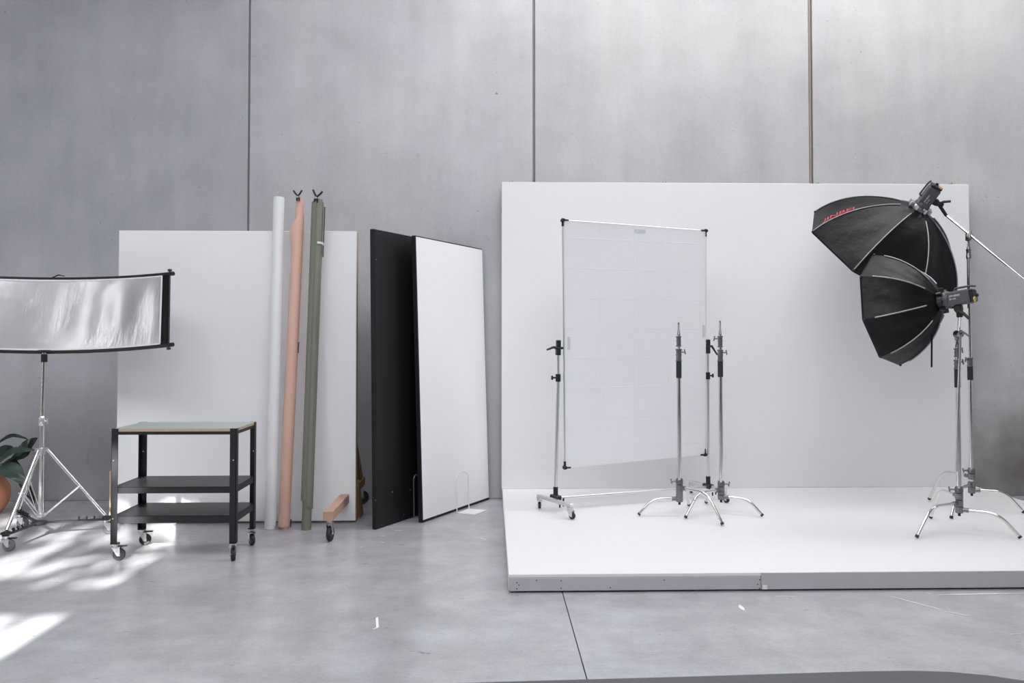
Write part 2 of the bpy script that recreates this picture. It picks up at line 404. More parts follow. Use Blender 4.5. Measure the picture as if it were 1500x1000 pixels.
for a in ([(578, 777), (589, 776.6)], [(558, 784.4), (564, 785.6)], [(557, 793.6), (563, 794.6)], [(527, 801.6), (531, 800.6)], [(704, 788), (712, 790)]):
    flat_mark(a, .004)
flat_mark([(545, 906), (552, 904), (553, 919), (546, 922)], .006)

# ================================================================== WHITE STAGE
PZ = .094
PX0, PX1, PY0, PY1 = .090, 3.90, 4.02, 6.40
st = thing('stage_platform', 'low white painted stage platform under the softboxes, with screwed timber fascia', 'platform', (2, 5.2, 0))
MB().box((PX0-.004, PY0+.001, PZ-.019), (PX1, PY1, PZ), .0025).build('deck', M['deck'], st)
FS = G(1116, 866).x
MB().box((PX0, PY0, .009), (FS-.002, PY0+.04, PZ-.0195), .002).build('fascia_board', M['fascia'], st)
MB().box((FS-.001, PY0-.003, .009), (PX1, PY0+.0005, PZ-.001), .0015).build('fascia_board', M['fascia'], st)
MB().box((FS+.002, PY0+.0007, .012), (PX1-.03, PY0+.045, PZ-.02), .001).build('joist', M['timber'], st)
MB().box((PX0-.003, PY0+.04, .002), (PX0+.03, PY1-.02, PZ-.0195), .002).build('side_board', M['white_paint'], st)
MB().box((PX1-.03, PY0+.05, .002), (PX1-.002, PY1-.02, PZ-.0195), .002).build('side_board', M['white_paint'], st)
MB().box((FS+.004, PY0-.0045, .010), (FS+.028, PY0-.0028, .032)).build('patch', M['white_paint'], st)
for x, y in ((757, 853), (757, 862), (760, 856.5), (786, 849.8), (822, 850.3), (822, 861.3), (894, 860.5), (973, 849.5), (1113, 848.8), (1110, 855.5), (1112.5, 861.5)):
    p = G(x, y, 0); d = W(x, y, PY0)
    MB().cyl(d + V((0, .004, 0)), d - V((0, .0008, 0)), .0034, n=8).build('screw', M['dark_gap'], st)

bk = thing('backdrop_wall', 'tall seamless white backdrop wall standing at the back of the white stage', 'backdrop', (1.98, 6.35, PZ))
BX0, BX1, BZ = .080, 3.866, 2.533
MB().box((BX0, 6.33, PZ), (BX1, 6.362, BZ), .004, 2).build('panel', M['white_paint'], bk)
for x0 in (BX0+.02, 1.3, 2.55, BX1-.11): MB().box((x0, 6.362, PZ), (x0+.09, WY-.005, BZ-.03), .002).build('stud', M['timber'], bk)
for x in (748.5, 973, 1196, 1391):
    p = W(x, 268, 6.38); mb = MB()
    mb.box((p.x-.016, 6.366, BZ-.05), (p.x-.006, 6.372, BZ+.014)); mb.box((p.x+.006, 6.366, BZ-.05), (p.x+.016, 6.372, BZ+.018))
    mb.box((p.x-.016, 6.366, BZ+.004), (p.x+.016, WY-.002, BZ+.007)); mb.build('bracket', M['grey_metal'], bk)

# ================================================================== CASTERS
def caster(parent, top, r=.035, ang=0.0, wheel='rubber', brake=True, h=None, w=.024):
    """swivel caster whose plate is at 'top' and whose wheel touches the floor below"""
    top = V(top); d = V((math.cos(ang), math.sin(ang), 0)); s = V((-d.y, d.x, 0)); h = h or r*2+.03
    c = top + d*.018 - V((0, 0, h-r))
    mb = MB(); mb.cyl(top, top - V((0, 0, .008)), .022); mb.cyl(top - V((0, 0, .008)), top - V((0, 0, .02)), .017)
    for k in (-1, 1):
        o = top - V((0, 0, .018)) + s*k*(w/2+.004) - s*.0012
        mb.prism([o - d*.02, o + d*.026, c + s*k*(w/2+.004) - s*.0012 + d*.008 - V((0, 0, .008)), c + s*k*(w/2+.004) - s*.0012 - d*.008 - V((0, 0, .006))], s*.0024)
    mb.box(top - V((.02, .02, .022)), top + V((.02, .02, -.016)), .002)
    mb.cyl(c - s*(w/2+.008), c + s*(w/2+.008), .005, n=8)
    f = mb.build('caster', M['zinc'], parent)
    t = w/2
    MB().lathe([(r*.62, -t*.8), (r*.9, -t), (r, -t*.6), (r, t*.6), (r*.9, t), (r*.62, t*.8)], c, s, 24).build('wheel', M[wheel], f)
    MB().lathe([(.004, -t*.85), (r*.62, -t*.75), (r*.62, t*.75), (.004, t*.85)], c, s, 16).build('wheel_hub', M['zinc' if wheel != 'rubber' else 'grey_rubber'], f)
    if brake:
        MB().hexa(top + d*.014 - s*.010 - V((0, 0, .017)), d*.048, s*.020, V((0, 0, .006)), .001).build('brake_pedal', M['black_plastic'], f)
    return f

# ================================================================== C-STANDS
def c_stand(label, cx, cy, z0, feet, leg_z, sleeve, tiers, spigot_top, tee=None, rising=0):
    t = thing('c_stand', label, 'light stand', (cx, cy, z0), 'chrome C-stands on the white stage')
    ctr = V((cx, cy, 0))
    for f, lz in zip(feet, leg_z):
        f = V(f); f.z = z0+.0145; hub = V((cx, cy, lz)); d = (f-hub); d.z = 0; L = d.length; d.normalize()
        a = hub + d*.018; k = hub + d*L*.655
        lg = MB().tube(fillet([a, k, f], .075, 7), .0100, 12).build('leg', M['chrome'], t)
        e = (f-k).normalized()
        MB().cyl(f - e*.007, f + e*.006, .0112, n=12).build('rubber_foot', M['rubber'], lg)
        # hub casting carrying this leg
        mb = MB(); mb.lathe([(.0165, -.021), (.023, -.018), (.023, .018), (.0165, .021)], hub, n=20)
        mb.cyl(hub, hub + d*.052, .0135, n=14)
        mb.build('leg_hub', M['cast'], t)
    lo, hi = min(leg_z), max(leg_z)
    # top base collar with tee handle
    mb = MB(); mb.lathe([(.0165, hi+.02), (.024, hi+.024), (.024, hi+.05), (.019, hi+.06), (.0165, hi+.062)], (cx, cy, 0), n=20)
    ta = tee if tee is not None else PI*.9; td = V((math.cos(ta), math.sin(ta), 0)); q = V((cx, cy, hi+.04))
    mb.cyl(q, q + td*.055, .006, n=8); mb.cyl(q + td*.05 - V((0, 0, .016)) , q + td*.056 + V((0, 0, .016)), .005, n=8)
    mb.build('base_collar', M['cast'], t)
    MB().lathe([(.0, lo-.04), (.008, lo-.04), (.008, lo-.022), (.020, lo-.021), (.020, lo-.019)], (cx, cy, 0), n=16).build('base_plug', M['rubber'], t)
    s0, s1 = sleeve
    MB().cyl((cx, cy, lo-.018), (cx, cy, s1-.005), .0142, n=20).build('post', M['chrome'], t)
    MB().lathe([(.0146, s0), (.0180, s0+.001), (.0180, s1-.001), (.0146, s1)], (cx, cy, 0), n=20).build('grip_sleeve', M['rubber'], t)
    z = s1; rr = .0175
    for k, (h, tha) in enumerate(tiers):
        mb = MB(); r = rr - .0025*k
        mb.lathe([(r*.8, z), (r+.0045, z+.001), (r+.0045, z+.006), (r, z+.008), (r, z+h*.47), (r+.003, z+h*.48), (r+.003, z+h*.54), (r, z+h*.55),
                  (r, z+h-.014), (r+.004, z+h-.012), (r+.004, z+h-.005), (r*.7, z+h-.003)], (cx, cy, 0), n=20)
        if tha is not None:
            td = V((math.cos(tha), math.sin(tha), 0)); q = V((cx, cy, z+h*.72))
            mb.cyl(q, q + td*.042, .0055, n=8); mb.cyl(q + td*.038 + V((0, 0, .018)), q + td*.044 - V((0, 0, .016)), .0045, n=8)
        mb.build('riser_collar', M['cast'], t)
        z2 = z + h; z = z2 + (.012 if k < len(tiers)-1 else 0)
        MB().cyl((cx, cy, z2-.006), (cx, cy, z+.004), r*.72, n=16).build('riser_tube', M['chrome'], t)
    if rising:
        MB().cyl((cx, cy, z-.004), (cx, cy, z+rising), .0115, n=18).build('riser_tube', M['chrome'], t); z += rising
        MB().lathe([(.0115, z-.004), (.0165, z-.002), (.0165, z+.02), (.0145, z+.022), (.0145, z+.05), (.0165, z+.052), (.0165, z+.062), (.010, z+.064)], (cx, cy, 0), n=18).build('riser_collar', M['cast'], t)
        z += .062
    MB().lathe([(.0105, z-.004), (.0105, z+.018), (.0080, z+.020), (.0080, z+.035), (.0058, z+.037), (.0058, spigot_top-.022), (.0044, spigot_top-.020), (.0044, spigot_top-.012), (.0060, spigot_top-.010), (.0050, spigot_top)], (cx, cy, 0), n=14).build('spigot', M['cast'], t)
    return t
fA = [G(936, 756, PZ), G(1058, 770, PZ), G(1009, 741.5, PZ)]
fB = [G(1004.5, 760, PZ), G(1116.5, 757.5, PZ), G(1034.5, 737.5, PZ)]
cA = sum(fA, V())/3; cB = sum(fB, V())/3
cA.x = W(995.3, 730, cA.y).x; cB.x = W(1056.3, 720, cB.y).x
def zat(py, Y, px=1000): return W(px, py, Y).z
c_stand('shorter chrome C-stand with bare spigot in front of the white diffusion cloth', cA.x, cA.y, PZ, fA, [zat(730, cA.y), zat(713.5, cA.y), zat(722, cA.y)],
        (zat(553.5, cA.y), zat(529, cA.y)), [(zat(510, cA.y)-zat(529, cA.y), -.3), (zat(492, cA.y)-zat(508, cA.y), None)], zat(472, cA.y), tee=PI*.95)
c_stand('chrome C-stand with bare spigot just right of the diffusion screen', cB.x, cB.y, PZ, fB, [zat(717, cB.y), zat(727, cB.y), zat(722, cB.y)],
        (zat(552, cB.y), zat(529, cB.y)), [(zat(511, cB.y)-zat(529, cB.y), -.3), (zat(489, cB.y)-zat(506.5, cB.y), PI)], zat(469.5, cB.y), tee=-.4)
fC = [G(1343.3, 788.8, PZ), G(1494, 790, PZ), G(1363.6, 760, PZ)]; cC = sum(fC, V())/3; cC.x = W(1404.5, 700, cC.y).x
fD = [G(1361.5, 732.8, PZ), G(1499, 752.4, PZ), G(1393.7, 760.5, PZ)]; cD = sum(fD, V())/3; cD.x = W(1422.5, 650, cD.y).x
c_stand('front chrome C-stand holding the lower softbox at the right of the stage', cC.x, cC.y, PZ, fC, [zat(738.5, cC.y), zat(748, cC.y), zat(728.5, cC.y)],
        (zat(568, cC.y), zat(541, cC.y)), [(zat(526, cC.y)-zat(541, cC.y), .2), (zat(502, cC.y)-zat(516, cC.y), .3)], zat(491, cC.y), tee=PI*.9)
c_stand('rear chrome C-stand extended tall to carry the boom arm at the stage edge', cD.x, cD.y, PZ, fD, [zat(699.5, cD.y), zat(719.5, cD.y), zat(711, cD.y)],
        (zat(557, cD.y), zat(537, cD.y)), [(zat(523, cD.y)-zat(537, cD.y), PI*1.1)], zat(340, cD.y), tee=PI*.95, rising=zat(376, cD.y)-zat(522, cD.y))

# ================================================================== SOFTBOXES AND LAMPS
def softbox(label, hub, a, R, h, roll, r0, ring, socket, bulge, rib_a=.12, rib_b=.98):
    hub, a = V(hub), V(a).normalized(); u = a.cross(ZV).normalized(); v = u.cross(a)
    t = thing('octagonal_softbox', label, 'softbox', hub)
    def rib(k, q):
        an = roll + k*PI/4; ph = q*PI/2
        g = bulge*math.sin(ph) + (1-bulge)*q; d = bulge*(1-math.cos(ph)) + (1-bulge)*q
        return hub + a*h*d + (u*math.cos(an) + v*math.sin(an))*(r0 + (R-r0)*g)
    def S(k, q, s, off=0):
        p = rib(k, q)*(1-s) + rib(k+1, q)*s
        c = hub + a*((p-hub).dot(a)); inn = (c-p)
        sag = .085*math.sin(PI*s)*q*(max(0, 1-q))**.5*1.3
        crease = .006*math.sin(9*s+7*q+k*2.1)*math.sin(PI*s)*math.sin(PI*q)
        n = inn.normalized()
        return p + n*(R*sag*.45 + crease - off)
    for k in range(8):
        MB().grid(lambda q, s: S(k, q, s), 14, 8).build('fabric_panel', M['soft_black'], t)
        # the rod pocket seam
        rd = MB().tube([rib(k, rib_a+(rib_b-rib_a)*i/14) + (rib(k, rib_a+(rib_b-rib_a)*i/14) - (hub + a*h*.5)).normalized()*.004 for i in range(15)], [.0042]*15, 8).build('rib', M['rib'], t)
        tip = rib(k, 1)
        MB().ball(tip, .009, 8).build('tip_cap', M['black_plastic'], rd)
    # rim skirt and white front cloth
    mb = MB()
    for k in range(8):
        p, q = rib(k, 1), rib(k+1, 1)
        mb.bm.faces.new([mb.bm.verts.new(x) for x in (p, q, q + a*.012, p + a*.012)])
    mb.build('rim_skirt', M['soft_black'], t)
    mb = MB(); c = mb.bm.verts.new(hub + a*(h-.002))
    vs = [mb.bm.verts.new(hub + a*(h-.002) + (rib(k, 1) - hub - a*h)*.96) for k in range(8)]
    for k in range(8): mb.bm.faces.new((c, vs[k], vs[(k+1) % 8]))
    mb.build('diffuser_cloth', M['diffuser'], t)
    # mounting ring with eight rod sockets
    rg = MB().lathe([(r0*.75, -.030), (r0*1.02, -.028), (r0*1.18, -.012), (r0*1.18, .012), (r0*.75, .014)], hub, a, 28).build('speed_ring', M[ring], t)
    for k in range(8):
        an = roll + k*PI/4; d = u*math.cos(an) + v*math.sin(an)
        MB().hexa(hub + d*r0*.95 - a*.03 - a.cross(d)*.008, d*.035, a*.03, a.cross(d)*.016, .002).build('rod_socket', M[socket], rg)
    return t, S, rib
def text_verts(body, m, f, name, parent, squash=1):
    cu = bpy.data.curves.new('lettering', 'FONT'); cu.body = body; cu.size = 1; cu.resolution_u = 2; cu.offset = .004
    o = bpy.data.objects.new('lettering', cu); C.objects.link(o); bpy.context.view_layer.update()
    me = bpy.data.meshes.new_from_object(o.evaluated_get(bpy.context.evaluated_depsgraph_get()))
    bpy.data.objects.remove(o); bpy.data.curves.remove(cu)
    xs = [v.co.x for v in me.vertices]; ys = [v.co.y for v in me.vertices]
    x0, x1, y0, y1 = min(xs), max(xs), min(ys), max(ys); org = ORG[root_of(parent).as_pointer()]
    for v in me.vertices: v.co = f((v.co.x-x0)/(x1-x0), (v.co.y-y0)/(y1-y0)) - org
    me.materials.append(m); ob = bpy.data.objects.new(name, me); C.objects.link(ob); ob.parent = parent
    return ob
def fit_axis(az, el): return V((math.cos(el)*math.sin(az), math.cos(el)*math.cos(az), math.sin(el)))

hubU = V((3.0289, 5.5500, 2.2004)); aU = fit_axis(-.556, -.8333)
sbU, SU, ribU = softbox('large black octagonal softbox on the boom arm, tilted downwards, red lettering on one panel', hubU, aU, 0.5960, 0.4346, 1.9083, .055, 'cast', 'zinc', .62)
text_verts('JINBEI', M['red'], lambda x, y: SU(0, .87-.33*x, .95-.22*y, .004), 'red_lettering', sbU)
hubL = V((2.7472, 4.8000, 1.5079)); aL = fit_axis(-.7066, -.1416)
sbL, SL, ribL = softbox('smaller black octagonal softbox below the boom, facing sideways to the backdrop', hubL, aL, 0.3624, 0.3251, 1.7617, .046, 'black_plastic', 'black_plastic', .62, .22, .86)
p = W(1364, 490, 4.820)
MB().hexa(p, (.010, 0, 0), (-.004, .0, -.20), (0, .003, 0)).build('hanging_strap', M['soft_black'], sbL)

def lamp(label, hub, a, down, L, label_side, stem_to):
    """monolight head behind a softbox: a points out of the front, down to its bracket"""
    a = V(a).normalized(); dn = V(down); dn = (dn - a*dn.dot(a)).normalized(); sd = a.cross(dn).normalized()
    t = thing('studio_lamp', label, 'studio light', hub - a*(L*.5))
    hw = .042
    o = hub - a*.022
    MB().lathe([(.03, 0), (.052, 0), (.055, -.012), (.050, -.03), (.044, -.034)], o, a, 24).build('mount_collar', M['lamp_grey'], t)
    b0 = o - a*.018
    body = MB().hexa(b0 - sd*hw - dn*hw, sd*hw*2, dn*hw*2, -a*L, .010, 2).build('body', M['lamp_grey'], t)
    MB().hexa(b0 - a*L*1.0 - sd*hw*.92 - dn*hw*.92, sd*hw*1.84, dn*hw*1.84, -a*.018, .006).build('rear_panel', M['black_plastic'], t)
    for k in range(5):
        MB().hexa(b0 - a*(L*.66+k*.008) - sd*(hw+.0015) - dn*.022, sd*.002, dn*.044, -a*.004).build('vent_slot', M['black_plastic'], body)
    e = b0 - a*(L+.018)
    MB().lathe([(.010, -.004), (.016, -.004), (.016, .006), (.010, .007)], e + dn*.024 + sd*.02*label_side, -a, 18).build('yellow_socket', M['yellow'], t)
    MB().cyl(e - sd*.018, e - sd*.018 - a*.012, .010, n=14).build('dial', M['black_plastic'], t)
    # rear top handle
    h = [b0 - a*(L*.35) - dn*hw, b0 - a*(L*.35) - dn*(hw+.018), b0 - a*(L*1.05) - dn*(hw+.018), b0 - a*(L*1.22) - dn*(hw+.010)]
    MB().tube(fillet(h, .01, 3), .0065, 8).build('handle', M['lamp_grey'], t)
    # tilt bracket and lever
    m0 = b0 - a*L*.38 + dn*hw; 
    br = MB(); br.hexa(m0 - sd*.018 - a*.022, sd*.036, dn*.034, a*.044, .004); br.cyl(m0 + dn*.03 - sd*.022, m0 + dn*.03 + sd*.022, .018, n=16)
    br.lathe([(.011, .025), (.015, .03), (.018, .07), (.014, .075)], m0, dn, 14)
    brk = br.build('tilt_bracket', M['black_plastic'], t)
    lv = m0 + dn*.035 + sd*.02*label_side
    MB().tube([lv, lv - a*.03 + dn*.022, lv - a*.055 + dn*.058], [.008, .0095, .0085], 8).build('tilt_lever', M['black_plastic'], brk)
    return t, b0, a, dn, sd, m0 + dn*.07, hw, L
# lower lamp
lampL, b0, a_, dn, sd, stemL, hw, L = lamp('grey studio lamp behind the smaller softbox, upright on the front stand', hubL, aL, (0, 0, -1), .135, 1, None)
ls = -1 if (sd*-1).dot(V((0, -1, 0)) + V((.3, 0, 0))) > (sd).dot(V((0, -1, 0)) + V((.3, 0, 0))) else 1
for txt, x0, x1, y0, y1 in (('JINBEI', .17, .62, -.006, -.019), ('EF-150', .18, .44, .009, .000)):
    text_verts(txt, M['white_print'], lambda x, y: b0 - a_*(L*(x0+(x1-x0)*x)) + sd*ls*(hw+.0012) + dn*(y0+(y1-y0)*y), 'lettering', lampL)
# upper lamp: its bracket points at the boom
boom_a = W(1386, 315.5, 5.510); boom_b = boom_a
cU = hubU - aU*.11
lampU, b0u, aU_, dnu, sdu, stemU, hwu, Lu = lamp('grey studio lamp on the boom end, tipped up behind the large softbox', hubU, aU, boom_b - cU, .135, 1, None)
lsu = 1 if sdu.dot(V((-.3, -1, 0))) > 0 else -1
for txt, x0, x1, y0, y1 in (('JINBEI', .17, .60, -.004, -.017), ('EF-150', .18, .42, .010, .001)):
    text_verts(txt, M['white_print'], lambda x, y: b0u - aU_*(Lu*(x0+(x1-x0)*x)) + sdu*lsu*(hwu+.0012) + dnu*(y0+(y1-y0)*y), 'lettering', lampU)

# boom arm on the rear stand
topD = V((cD.x, cD.y, zat(345, cD.y)))
def grip_head(t, c, ax, knob):
    ax = V(ax).normalized(); mb = MB()
    mb.lathe([(.0, -.024), (.020, -.022), (.024, -.012), (.024, -.002), (.018, 0), (.024, .002), (.024, .012), (.020, .022), (.0, .024)], c, ax, 20)
    k = V(knob).normalized(); mb.cyl(c + ax*.02, c + ax*.045, .007, n=8)
    mb.cyl(c + ax*.043 - k*.026, c + ax*.043 + k*.026, .0055, n=8); mb.ball(c + ax*.043 - k*.026, .008, 8); mb.ball(c + ax*.043 + k*.026, .008, 8)
    return mb.build('grip_head', M['cast'], t)
gc = topD + V((-.004, -.038, .0))
bm_t = thing('boom_arm', 'long thin chrome boom arm slanting across the top of the rear stand', 'boom arm', gc)
d1 = (gc - boom_a).normalized(); far = gc + d1*.95
MB().tube([stemU - dnu*.03, boom_a], [.012, .011], 12).build('lamp_socket', M['black_plastic'], lampU)
MB().tube([boom_a - d1*.015, gc, far], .0080, 12).build('arm_rod', M['chrome'], bm_t)
grip_head(bm_t, gc + V((0, .02, 0)), (-.45, -.9, .1), (.4, .3, .85))
MB().lathe([(.012, -.03), (.018, -.026), (.018, .02), (.012, .024)], topD, (0, 0, 1), 18).build('clamp_collar', M['cast'], bm_t)
# arm clipped beside the post of the front stand
gL = W(1404, 489, cC.y-.045)
ga = thing('grip_arm', 'short chrome grip arm folded down along the front stand under the lower lamp', 'grip arm', gL)
MB().cyl(stemL + V((0, 0, .012)), gL, .0080, n=14).build('lamp_spigot', M['chrome'], ga)
rodx = W(1400.5, 640, cC.y-.05)
MB().cyl((gL.x, gL.y-.02, gL.z), (rodx.x, cC.y-.05, zat(690, cC.y)), .0080, n=14).build('arm_rod', M['chrome'], ga)
grip_head(ga, gL, (.35, -.9, .1), (-.8, 0, .5))
mb = MB(); q = V((cC.x, cC.y, zat(497, cC.y, 1404))); mb.tube([gL, q], [.017, .014], 14); mb.build('clamp_collar', M['cast'], ga)
e0 = V((cD.x-.012, cD.y, zat(521, cD.y))); e1 = W(1403, 533, cD.y-.2)

# ================================================================== DIFFUSION SCREEN
PL, PR = G(814, 747.5, PZ), G(1037.5, 729.5, PZ)
zl = lambda py: W(815, py, PL.y).z
ctr = (PL+PR)/2
ds = thing('diffusion_screen', 'upright white cloth diffusion screen in a thin frame on two wheeled posts', 'diffuser', (ctr.x, ctr.y, PZ))
al = (PR-PL).normalized(); nr = V((-al.y, al.x, 0))       # along the screen, and away from the camera
def post(base, zc_top, zc_mid, zt, px, side):
    b = V((base.x, base.y, PZ))
    lo = W(px[0], px[1], base.y); hi = W(px[2], px[3], base.y)
    foot_z = PZ+.115
    MB().tube([(b.x, b.y, foot_z), V((hi.x, base.y, zc_mid))], .0118, 16).build('post', M['alu'], ds)
    MB().tube([V((hi.x, base.y, zc_mid-.01)), V((hi.x, base.y, zt-.02))], .0095, 14).build('inner_post', M['alu'], ds)
    # mid collar with knob
    c = V((hi.x, base.y, zc_mid)); mb = MB(); mb.lathe([(.012, -.028), (.018, -.026), (.018, .024), (.012, .026)], c, n=16)
    mb.cyl(c + al*side*.015, c + al*side*.045, .006, n=8); mb.cyl(c + al*side*.045 - V((0, 0, .014)), c + al*side*.045 + V((0, 0, .014)), .007, n=8)
    mb.build('height_collar', M['black_plastic'], ds)
    # top clamp with lever
    c = V((hi.x, base.y, zt-.05)); mb = MB(); mb.hexa(c - al*.016 - nr*.016 - V((0, 0, .05)), al*.032, nr*.032, V((0, 0, .055)), .004)
    mb.hexa(c - al*.012 - nr*.014 + V((0, 0, .005)), al*.030, nr*.028, V((0, 0, .05)), .004)
    mb.cyl(c, c - al*side*.045, .009, n=10)
    cl = mb.build('frame_clamp', M['black_plastic'], ds)
    MB().tube([c + al*side*.012, c + al*side*.035 + V((0, 0, .006)), c + al*side*.085 + V((0, 0, (-.012 if side < 0 else -.06)))], [.012, .009, .006], 8).build('clamp_lever', M['black_plastic'], cl)
post(PL, 0, zl(553), zl(499), (814, 740, 817.5, 500), -1)
zr = lambda py: W(1038, py, PR.y).z
post(PR, 0, zr(550), zr(498), (1037, 715, 1036.5, 500), 1)
# feet: bar square to the screen, on two casters each
def foot(base, f_px, r_px, nm):
    f, r = G(*f_px, PZ), G(*r_px, PZ); d = (f-r).normalized(); z = PZ+.078
    a = V((f.x, f.y, z)) + d*.02; b = V((r.x, r.y, z)) - d*.02; s = V((-d.y, d.x, 0))
    MB().hexa(b - s*.012, a-b, s*.024, V((0, 0, .024)), .003).build('foot_bar', M['alu'], ds)
    c = V((base.x, base.y, z)); mb = MB(); mb.hexa(c - d*.045 - s*.022 + V((0, 0, -.006)), d*.09, s*.044, V((0, 0, .036)), .006); mb.cyl(c, c + V((0, 0, .085)), .0165, n=14)
    mb.cyl(c + d*.05 + V((0, 0, .012)), c + d*.05 - V((0, 0, .05)), .008, .005, n=8); mb.cyl(c + d*.05 + s*.03 + V((0, 0, .012)), c + d*.05 + s*.03 - V((0, 0, .045)), .007, .005, n=8)
    mb.build('foot_clamp', M['black_plastic'], ds)
    for q, w in ((f, 1), (r, 0)):
        caster(ds, (q.x, q.y, z), r=.023, ang=(math.atan2(d.y, d.x)+(.3 if w else 2.6)), brake=False, h=.076, w=.018)
foot(PL, (835, 760), (790.5, 745.5), 'left'); foot(PR, (1061, 736), (1013, 722.5), 'right')
MB().tube([V((PL.x, PL.y, PZ+.085)), V((PR.x, PR.y, PZ+.085))], .010, 14).build('cross_bar', M['alu'], ds)
# frame and cloth
TL, TR = W(823.5, 323, PL.y+.02), W(1032, 338.5, PR.y-.02)
BL, BR = W(826.5, 684, PL.y+.02), W(1031, 665, PR.y-.02)
off = -nr*.012
for p, q in ((TL, TR), (BL, BR), (TL, BL), (TR, BR)):
    MB().tube([p+off, q+off], .0068, 12).build('frame_tube', M['alu'], ds)
for p, (du, dw) in ((TL, (1, -1)), (TR, (-1, -1)), (BL, (1, 1)), (BR, (-1, 1))):
    mb = MB(); c = p+off
    mb.cyl(c - al*du*.014, c + al*du*.042, .0095, n=10); mb.cyl(c - V((0, 0, dw*.014)), c + V((0, 0, dw*.042)), .0095, n=10)
    mb.cyl(c - nr*.02, c + nr*.02, .011, n=10)
    mb.build('corner_bracket', M['black_plastic'], ds)
def cloth(i, j):
    p = (TL*(1-i) + TR*i)*(1-j) + (BL*(1-i) + BR*i)*j
    e = math.sin(PI*i)*math.sin(PI*j)
    wv = .004*math.sin(7*i+3*j)*math.sin(5*j+1) + .003*math.sin(23*i + 4*j)*math.exp(-8*j)
    return p + off - nr*.008 + nr*(.010*e**.5 + wv*min(1, 5*e))
MB().grid(cloth, 40, 48).build('diffusion_cloth', M['scrim'], ds)
for i, j in ((.52, .022), (.985, .45), (.03, .5)):
    c = cloth(i, j) - nr*.004; sw, sh = (.045, .012) if j < .1 else (.010, .045)
    MB().hexa(c - al*sw - V((0, 0, sh)), al*sw*2, V((0, 0, sh*2)), nr*.002).build('cloth_tab', mat('grey_cloth_tab', g3(.62, COOL), .7) if i == .52 else bpy.data.materials['grey_cloth_tab'], ds)

# ================================================================== ROLLING FLAT (white board on timber feet) AND PAPER ROLLS
FY = 5.60
rf = thing('rolling_flat', 'large white painted board on timber feet with casters, behind the paper rolls', 'flat', (W(345, 760, FY).x, FY, 0))
x0, x1 = W(172, 550, FY).x, W(521.5, 550, FY).x; zt = W(345, 338, FY).z
MB().hexa((x0, FY, .014), (x1-x0, 0, 0), (0, .012, 0), (0, 0, zt-.014), .0015).build('board', M['flat_paint'], rf)
fb = []
for a, b in (((x0, .014), (x0+.035, zt-.002)), ((x1-.034, .014), (x1+.002, zt-.006))):
    MB().box((a[0], FY+.012, a[1]), (b[0], FY+.06, b[1]), .002).build('stile', M['ply'], rf)
for z in (.014, zt-.05): MB().box((x0+.036, FY+.0125, z), (x1-.035, FY+.055, z+.045), .002).build('rail', M['ply'], rf)
fx0 = W(473, 756, 5.03).x; fz0, fz1 = W(480, 763, 5.03).z, W(480, 749, 5.03).z
for fx, y0 in ((fx0, 5.03), (x0+.10, FY+.013)):
    MB().box((fx, y0, fz0), (fx+.062, FY-.001, fz1), .002).build('timber_foot', M['timber'], rf) if y0 < FY else None
    MB().box((fx, FY+.061, fz0), (fx+.062, 6.30, fz1), .002).build('timber_foot', M['old_timber'], rf)
    MB().prism([(fx+.01, FY+.065, .80), (fx+.01, FY+.10, .80), (fx+.01, 6.26, fz1), (fx+.01, 6.17, fz1)], (.045, 0, 0), .002).build('brace', M['old_timber'], rf)
    caster(rf, (fx+.031, 6.24, fz0), r=.052, ang=.25, h=fz0, w=.028, brake=False)
caster(rf, (fx0+.031, 5.075, fz0), r=.048, ang=1.45, h=fz0, w=.026, brake=False)
MB().prism([(x1-.02, FY+.061, .28), (x1-.02, FY+.10, .28), (x1-.02, FY+.30, .0), (x1-.02, FY+.16, .0)], (.03, 0, 0), .002).build('brace', M['old_timber'], rf)
sx = W(161.3, 720, FY+.02).x
MB().box((sx-.006, FY+.02, .015), (sx+.006, FY+.05, W(161, 690, FY).z), .001).build('edge_batten', M['ply'], rf)

def roll_axis(bpx, tpx, y_t):
    b = G(*bpx); t = W(*tpx, y_t); return b, t
def hollow(mb, a, b, r, ri, n=28):
    a, b = V(a), V(b); ax = (b-a); L = ax.length
    mb.lathe([(ri, 0), (r, 0), (r, L), (ri, L), (ri, L-.08), (.0, L-.081)], a, ax, n); return mb
b, t = roll_axis((395.5, 774), (408.5, 289), 5.545)
pr = thing('paper_roll', 'white backdrop paper roll standing leftmost against the white board', 'paper roll', b)
hollow(MB(), b, t, .0365, .028).build('rolled_paper', M['paper_white'], pr)
ax = (t-b).normalized()
def flap(b, ax, r, a0, a1, l0, l1, lift, nu=8, nv=20, slope=0.0):
    ref = V((1, 0, 0)); e1 = (ref - ax*ref.dot(ax)).normalized(); e2 = ax.cross(e1)
    def f(i, j):
        an = a0 + (a1-a0)*i; rr = r + lift*i**2; l = l0 + (l1 - l0)*j + slope*i*j
        return b + ax*l + (e1*math.cos(an) + e2*math.sin(an))*rr
    return f
Lr = (t-b).length
MB().grid(flap(b, ax, .0368, -2.4, -.25, .02, Lr-.01, .006), 8, 20).build('loose_edge', M['paper_white'], pr)
